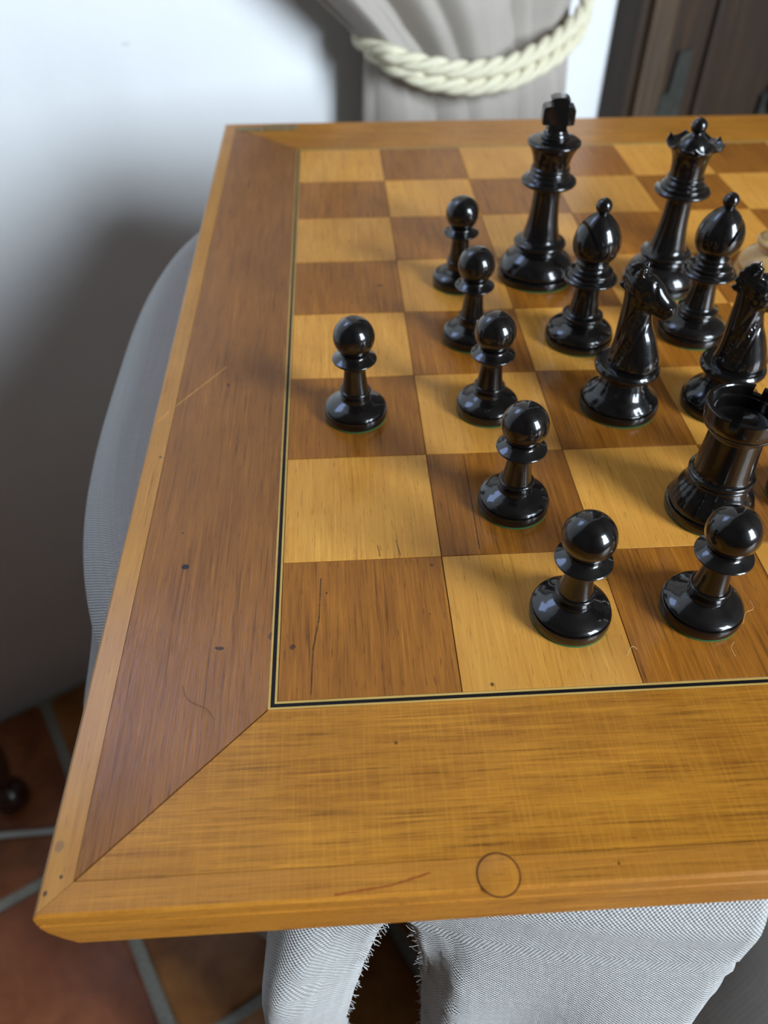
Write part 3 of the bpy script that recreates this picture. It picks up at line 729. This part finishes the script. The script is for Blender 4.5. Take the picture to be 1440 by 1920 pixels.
# king
def king_parts():
    o = [('felt_pad', felt(.352)),
      ('base', part('base', base_prof(.361, .212, [(.35, .12), (.33, .165), (.295, .21), (.25, .245)], .272), 96)),
      ('stem', part('stem', profile([(0, .272), (.208, .272)], [(.208, .272), (.222, .286), (.21, .302)], [(.21, .302), (.235, .322), (.243, .345), (.225, .366), (.19, .376)], [(.19, .376), (.172, .40), (.158, .46), (.14, .55), (.128, .66), (.122, .78), (.126, .84), (.14, .868)], [(.14, .868), (0, .868)]))),
      ('collar', part('collar', profile([(0, .868), (.14, .868)], [(.14, .868), (.2, .876), (.238, .896), (.243, .918), (.225, .936)], [(.225, .936), (.19, .95), (.172, .972)], [(.172, .972), (.176, .985), (.166, .996), (.162, 1.004)], [(.162, 1.004), (.171, 1.014), (.170, 1.03), (.160, 1.04)], [(.160, 1.04), (0, 1.04)]))),
      ('crown', part('crown', profile([(0, 1.04), (.158, 1.04)], [(.158, 1.04), (.162, 1.08), (.175, 1.13), (.2, 1.185), (.222, 1.218)], [(.222, 1.218), (.230, 1.232), (.226, 1.248), (.205, 1.262)], [(.205, 1.262), (.16, 1.272), (.122, 1.278)], [(.122, 1.278), (.124, 1.292), (.112, 1.300)], [(.112, 1.3), (.106, 1.318), (.094, 1.330)], [(.094, 1.33), (.088, 1.345), (.07, 1.352)], [(.07, 1.352), (0, 1.352)])))]
    bm = bmesh.new()
    out = [(-.088, 1.338), (.088, 1.338), (.066, 1.396), (.128, 1.392), (.135, 1.41), (.134, 1.512), (.120, 1.532), (.052, 1.536), (.060, 1.56), (.080, 1.588), (.05, 1.603), (0, 1.607), (-.05, 1.603), (-.080, 1.588), (-.060, 1.56), (-.052, 1.536), (-.120, 1.532), (-.134, 1.512), (-.135, 1.41), (-.128, 1.392), (-.066, 1.396)]
    prism(bm, [(x*S, z*S) for x, z in out], 'y', -.072*S, .072*S)
    bmesh.ops.bevel(bm, geom=list(bm.edges), offset=.006*S, segments=3, affect='EDGES', profile=.6)
    o.append(('cross', bm_mesh(bm, 'cross', sharp=40))); return o
kp = king_parts()
king = assemble('king', kp, M_black)
# queen
def crown_f(r, z, a):
    if z < 1.255: return r, z
    w_ = min(1, (z-1.255)/.06); sc = abs(math.sin(4.5*a))          # nine scooped points
    return r, z - w_*0.038*(sc**0.8) - 0.0
qn = [('felt_pad', felt(.327)),
      ('base', part('base', base_prof(.336, .203, [(.328, .12), (.31, .165), (.275, .21), (.235, .242)], .262), 96)),
      ('stem', part('stem', profile([(0, .262), (.198, .262)], [(.198, .262), (.210, .275), (.2, .29)], [(.2, .29), (.222, .308), (.231, .33), (.215, .35), (.18, .36)], [(.18, .36), (.163, .385), (.148, .45), (.130, .55), (.119, .66), (.114, .78), (.118, .83), (.135, .858)], [(.135, .858), (0, .858)]))),
      ('collar', part('collar', profile([(0, .858), (.135, .858)], [(.135, .858), (.195, .866), (.233, .884), (.24, .904), (.222, .922)], [(.222, .922), (.195, .928)], [(.195, .928), (.196, .942), (.18, .955), (.166, .962)], [(.166, .962), (.170, .976), (.155, .988), (.145, .998)], [(.145, .998), (.156, 1.008), (.156, 1.024), (.146, 1.034)], [(.146, 1.034), (0, 1.034)]))),
      ('coronet', part('coronet', profile([(0, 1.034), (.144, 1.034)], [(.144, 1.034), (.144, 1.08), (.15, 1.14), (.168, 1.20), (.198, 1.255), (.226, 1.295), (.240, 1.318)], [(.240, 1.318), (.234, 1.326), (.222, 1.318)], [(.222, 1.318), (.2, 1.285), (.17, 1.27), (.135, 1.268)], [(.135, 1.268), (.12, 1.30), (.09, 1.335), (.055, 1.36), (.042, 1.378)], [(.042, 1.378), (0, 1.378)]), 216,
        lambda r, z, a: crown_f(r, z, a) if r > .18 else (r, z))),
      ('finial', part('finial', [(0, 1.37), (.044, 1.37), (.042, 1.38)]+sphere_prof(.066, 1.425, -48, 90, 16)))]
queen = assemble('queen', qn, M_black)
# rook
def rook_cup():
    me = part('battlement', profile([(0, .66), (.168, .66)], [(.168, .66), (.19, .69), (.214, .712)], [(.214, .712), (.222, .722)], [(.222, .722), (.228, .735), (.226, .745)], [(.226, .745), (.234, .78), (.240, .86)], [(.240, .86), (.236, .868)], [(.236, .868), (.212, .868)], [(.212, .868), (.206, .860)], [(.206, .860), (.202, .80)], [(.202, .80), (.188, .796)], [(.188, .796), (.180, .725)], [(.180, .725), (.1, .705), (0, .70)]), 96)
    o = new_obj('t', me, None, M_black); bm = bmesh.new()
    box_bm(bm, (-.5*S, -.024*S, .815*S), (.5*S, .028*S, .95*S)); bm.transform(Matrix.Rotation(math.radians(50), 4, 'Z'))
    c = new_obj('c', bm_mesh(bm, 'c', smooth=False)); md = o.modifiers.new('b', 'BOOLEAN'); md.object = c; md.operation = 'DIFFERENCE'; md.solver = 'EXACT'
    me2 = apply_mods(o); bpy.data.objects.remove(o); bpy.data.objects.remove(c)
    for p in me2.polygons: p.use_smooth = True
    me2.set_sharp_from_angle(angle=math.radians(28)); return me2
rk = [('felt_pad', felt(.278)),
      ('base', part('base', base_prof(.287, .195, [(.27, .122), (.258, .155), (.24, .2), (.21, .25)], .29), 96)),
      ('tower', part('tower', profile([(0, .29), (.195, .29)], [(.195, .29), (.207, .3), (.205, .315), (.196, .32)], [(.196, .32), (.209, .332), (.206, .348), (.19, .356)], [(.19, .356), (.183, .38), (.176, .46), (.17, .56), (.167, .66)], [(.167, .66), (0, .66)]))),
      ('battlement', rook_cup())]
rook = assemble('rook', rk, M_black)
# knight: neck and head grown from lofted sections, fused by a voxel remesh, then carved
def loft(bm, secs, seg=28):
    """secs: (centre(3), u(3), v(3)) ellipses"""
    rings = []
    for c, u, v in secs:
        c, u, v = Vector(c), Vector(u), Vector(v)
        rings.append([bm.verts.new((c+u*math.cos(2*PI*i/seg)+v*math.sin(2*PI*i/seg))*S) for i in range(seg)])
    for A, B in zip(rings, rings[1:]):
        for i in range(seg): bm.faces.new([A[i], A[(i+1) % seg], B[(i+1) % seg], B[i]])
    bm.faces.new(rings[0][::-1]); bm.faces.new(rings[-1])
def horse_mesh():
    bm = bmesh.new()
    nk = [(.385, .018, .185, .165), (.42, .028, .192, .17), (.48, .030, .182, .158), (.56, .018, .162, .14), (.64, .002, .145, .125), (.72, -.018, .125, .112), (.80, -.03, .112, .098), (.88, -.038, .104, .088), (.96, -.05, .10, .078), (1.03, -.075, .088, .062), (1.09, -.095, .062, .045), (1.125, -.10, .035, .028)]
    sp = spline([tuple(q) for q in nk], 4)
    loft(bm, [((a, 0, z), (ra, 0, 0), (0, rb, 0)) for z, a, ra, rb in sp])
    # head from poll to muzzle
    hd = [(-.125, 1.06, .055, .050), (-.075, 1.035, .092, .080), (-.02, .99, .122, .094), (.04, .950, .120, .090), (.09, .92, .100, .078), (.135, .895, .084, .068), (.172, .875, .078, .066), (.198, .862, .070, .062), (.214, .854, .048, .046)]
    ax = Vector((.84, 0, -.5)).normalized(); up = Vector((.5, 0, .84))
    loft(bm, [((a, 0, z), tuple(up*r), (0, rb, 0)) for a, z, r, rb in spline([tuple(q) for q in hd], 4)])
    # cheeks
    for sgn in (1, -1):
        loft(bm, [((.015, sgn*.045*1, .93), (.0001, 0, 0), (0, 0, .0001)), ((.015, sgn*.055, .93), (.06, 0, -.02), (.02, 0, .075)), ((.015, sgn*.088, .93), (.045, 0, -.015), (.015, 0, .055)), ((.015, sgn*.097, .93), (.02, 0, -.008), (.006, 0, .024))], 18)
        # ears
        loft(bm, [((-.045, sgn*.035, 1.06), (.032, 0, 0), (0, .024, 0)), ((-.055, sgn*.05, 1.10), (.032, 0, 0), (0, .020, 0)), ((-.05, sgn*.056, 1.145), (.018, 0, 0), (0, .012, 0)), ((-.045, sgn*.058, 1.17), (.005, 0, 0), (0, .004, 0))], 12)
        # brow ridge
        loft(bm, [((-.02, sgn*.05, 1.045), (.012, 0, .012), (0, .012, 0)), ((.03, sgn*.066, 1.02), (.018, 0, .018), (0, .018, 0)), ((.085, sgn*.056, .965), (.01, 0, .01), (0, .012, 0))], 12)
        # nostril rim
        loft(bm, [((.155, sgn*.05, .925), (.012, 0, .012), (0, .012, 0)), ((.185, sgn*.052, .915), (.022, 0, .018), (0, .020, 0)), ((.212, sgn*.040, .89), (.012, 0, .012), (0, .012, 0))], 12)
    # crest of the mane: notched ridge down the poll and back
    for q in range(6):
        t = q/5; a = -.075-.10*math.sin(t*1.5); z = 1.165-.15*t*t-.02*t
        loft(bm, [((a+.03, 0, z-.04), (.034, 0, 0), (0, .030, 0)), ((a-.002, 0, z-.01), (.026, 0, .01), (0, .024, 0)), ((a-.010, 0, z+.008), (.012, 0, .004), (0, .014, 0))], 12)
    me = bm_mesh(bm, 'h', smooth=False)
    o = new_obj('tmp', me, None, M_black); md = o.modifiers.new('r', 'REMESH'); md.mode = 'VOXEL'; md.voxel_size = 0.0062*S; md.adaptivity = 0
    sm = o.modifiers.new('s', 'SMOOTH'); sm.factor = 0.5; sm.iterations = 9
    m2 = apply_mods(o); bpy.data.objects.remove(o)
    def dent(p, c, r, depth):
        d2 = sum((a-b_)**2 for a, b_ in zip(p, c)); return 1.5*depth*math.exp(-d2/(r*r))
    for v in m2.vertices:
        a, y, z = v.co.x/S, v.co.y/S, v.co.z/S; n_ = v.normal; dd = 0
        ay = abs(y)
        if .40 < z < .90 and ay > .03:                 # three long mane flutes sweeping down and back
            qx = a - (-.13+.34*max(0, z-.42)**1.1*0.75)
            env = max(0, min(1, (z-.41)/.06))*max(0, min(1, (.86-z)/.12))*max(0, min(1, (qx+.03)/.03))*max(0, min(1, (.135-qx)/.02))
            dd -= env*0.017*(math.cos(2*PI*qx/.070)*.5+.5)
        if z > .95 and a < .0:                             # short cuts across the forelock and poll
            dd -= .006*(math.sin(z*150+a*60) > .3)*max(0, min(1, (z-.95)/.05))
        for sg in (1,):
            dd -= dent((a, ay, z), (.045, .082, .985), .016, .018)      # eye hollow
            dd += dent((a, ay, z), (.045, .080, .985), .008, .010)      # eye ball
            dd -= dent((a, ay, z), (.203, .056, .893), .012, .016)      # nostril
        if a > .10:                                         # mouth line
            ml = z - (.828+.25*(.22-a)); dd -= .012*math.exp(-(ml/.008)**2)
        if .05 < a < .22: # groove between cheek and muzzle
            dd -= .006*math.exp(-(((a-.105)-(.93-z)*.3)/.012)**2)*(1 if ay > .03 else 0)
        dd -= dent((a, ay, z), (.185, .03, .50), .018, .012)          # nick carved on the chest
        v.co += n_*dd*S
    bmx = bmesh.new(); bmx.from_mesh(m2)
    for _ in range(7): bmesh.ops.smooth_vert(bmx, verts=bmx.verts, factor=.5, use_axis_x=True, use_axis_y=True, use_axis_z=True)
    bmx.to_mesh(m2); bmx.free()
    for p in m2.polygons: p.use_smooth = True
    m2.set_sharp_from_angle(angle=math.radians(80))
    return m2
kn = [('felt_pad', felt(.29)),
      ('base', part('base', base_prof(.298, .172, [(.276, .118), (.252, .148), (.215, .185), (.185, .225)], .262), 96)),
      ('collar', part('collar', profile([(0, .262), (.172, .262)], [(.172, .262), (.166, .285), (.178, .31), (.205, .328)], [(.205, .328), (.225, .335), (.238, .35), (.240, .372), (.228, .392)], [(.228, .392), (.205, .398), (0, .40)]), 96)),
      ('horse_head', horse_mesh())]
knight = assemble('knight', kn, M_black)

def place(o, x, y, rz, label, cat, group=None):
    o.location = W(x, y, 0.001); o.rotation_euler = (0, 0, rz); tag(o, label, cat, group); return o
G = 'black chessmen standing on the board'
pawns = [(0.509, 2.501, 'black pawn standing alone on the left-hand column beside the border'),
         (1.710, 0.488, 'nearest black pawn, left of the front pair, on a light square'),
         (2.493, 0.482, 'black pawn directly in front of the rook, right of the front pair'),
         (1.531, 1.442, 'black pawn on a dark square, diagonally behind the nearest pawn'),
         (1.520, 2.510, 'black pawn on a light square level with the knights'),
         (1.530, 3.520, 'black pawn overlapping the rearmost pawn, left of the nearer bishop'),
         (1.545, 4.500, 'rearmost black pawn, left of the king'),
         (3.520, 1.405, 'black pawn cut off by the right picture edge behind the front pawn')]
for i, (x, y, lb) in enumerate(pawns):
    o = pawn if i == 0 else copy_tree(pawn)
    place(o, x, y, i*.7, lb, 'chess pawn', 'black pawns on the board')
    if y < 1: o.scale = (1, 1, .975); o.location.x -= .0006
place(bishop, 2.459, 3.459, 0.15, 'black bishop left of the queen, in front of the king', 'chess bishop', 'black bishops on the board')
b2 = copy_tree(bishop); place(b2, 3.465, 3.505, 2.75, 'black bishop in front of the queen, right-hand one of the two', 'chess bishop', 'black bishops on the board')
place(knight, 2.543, 2.503, math.radians(-36), 'left black knight with carved mane, on a dark square', 'chess knight', 'black knights on the board')
k2 = copy_tree(knight); place(k2, 3.335, 2.465, math.radians(-18), 'right black knight behind the rook, muzzle leaving the frame', 'chess knight', 'black knights on the board')
place(king, 2.315, 4.617, math.radians(-6), 'tall black king with a cross on its crown', 'chess king')
place(queen, 3.447, 4.375, 0.2, 'tall black queen with a scalloped coronet and ball', 'chess queen')
place(rook, 2.832, 1.325, 0, 'black rook with notched battlements beside the right picture edge', 'chess rook')
wk = assemble('king', [(n_, me.copy()) for n_, me in kp], M_box)
for c in wk.children:
    if not c.name.startswith('felt_pad'): c.data.materials.clear(); c.data.materials.append(M_box)
place(wk, 4.61, 4.48, 0.2, 'pale boxwood chess piece mostly outside the right edge, behind the knight', 'chess piece')

# ------------------------------------------------------------------ hair and dust fibres on the board
def fibre(name, pts, r, mat, label, cat, group=None):
    P = [W(x, y, z) for x, y, z in pts]; c = P[0].copy(); bm = bmesh.new(); tube(bm, [Vector(q) for q in spline([tuple(p-c) for p in P], 6)], r, 5)
    o = new_obj(name, bm_mesh(bm, name), None, mat); o.location = c; tag(o, label, cat, group); return o
M_hair = simple('brown_hair', srgb(70, 36, 16), 0.5).m; M_fib = simple('pale_fibre', srgb(226, 200, 150), 0.6).m
fibre('hair', [(-.52, .13, .004), (-.49, .05, .012), (-.43, .0, .01), (-.37, -.03, .012), (-.33, -.09, .004)], 0.00005, M_hair, 'fine brown hair lying on the left border near the mitre', 'hair')
for pts, lb in (([(2.70, .36, .004), (2.73, .42, .03), (2.79, .45, .03), (2.81, .53, .006)], 'pale dust fibre beside the right front pawn'),
                ([(2.57, .14, .004), (2.56, .19, .02), (2.60, .24, .004)], 'pale dust fibre in front of the right front pawn'),
                ([(1.96, .18, .004), (2.0, .23, .02), (2.03, .22, .004)], 'pale dust fibre between the two front pawns')):
    fibre('dust_fibre', pts, 0.00005, M_fib, lb, 'fibre', 'dust fibres on the board')

# ------------------------------------------------------------------ stool at far left and cable on the floor
st = empty('wooden_stool', W(-10.8, 3.6, FL))
lp = profile([(0, 0), (.24, 0)], [(.24, 0), (.36, .12), (.40, .35), (.33, .62), (.2, .75)], [(.2, .75), (.17, .9), (.24, 1.1), (.36, 1.6), (.38, 2.1), (.28, 2.7), (.2, 3.0)], [(.2, 3.0), (.28, 3.1), (.28, 3.3), (.2, 3.4)], [(.2, 3.4), (.26, 5), (.3, 6.5), (.22, 7.9)], [(.22, 7.9), (0, 7.9)])
lm = bm_mesh(lathe(lp, 32), 'leg')
corn = [(-7.62, 6.55), (-12.7, 5.5), (-9.0, 1.5), (-13.7, .5)]
for cx, cy in corn:
    o = new_obj('leg', lm, st, M_stool); o.location = Vector((cx+10.8, cy-3.6, 0))*S
bm = bmesh.new()
q = [Vector(((cx+10.8)*1.12, (cy-3.6)*1.12, 0))*S for cx, cy in (corn[0], corn[1], corn[3], corn[2])]
A = [bm.verts.new(p+Vector((0, 0, 7.9*S))) for p in q]; B = [bm.verts.new(p+Vector((0, 0, 8.7*S))) for p in q]
bm.faces.new(A[::-1]); bm.faces.new(B)
for i in range(4): bm.faces.new([A[i], A[(i+1) % 4], B[(i+1) % 4], B[i]])
o = new_obj('seat', bm_mesh(bm, 'seat', smooth=False), st, M_stool); md = o.modifiers.new('b', 'BEVEL'); md.width = .2*S; md.segments = 3
tag(st, 'dark turned wooden stool, one ball foot showing at the left edge', 'stool')
P = spline([(-16, 5.2, FL+.09), (-11, 5.55, FL+.09), (-7.73, 5.72, FL+.09), (-6.0, 5.82, FL+.09), (-3, 6.4, FL+.09), (1, 8.5, FL+.09)], 10)
bm = bmesh.new(); c = W(-7, 5.7, FL); tube(bm, [W(*p)-c for p in P], .075*S, 10)
o = new_obj('floor_cable', bm_mesh(bm, 'floor_cable'), None, M_cable); o.location = c
tag(o, 'light grey cable lying across the tiled floor at left', 'cable')
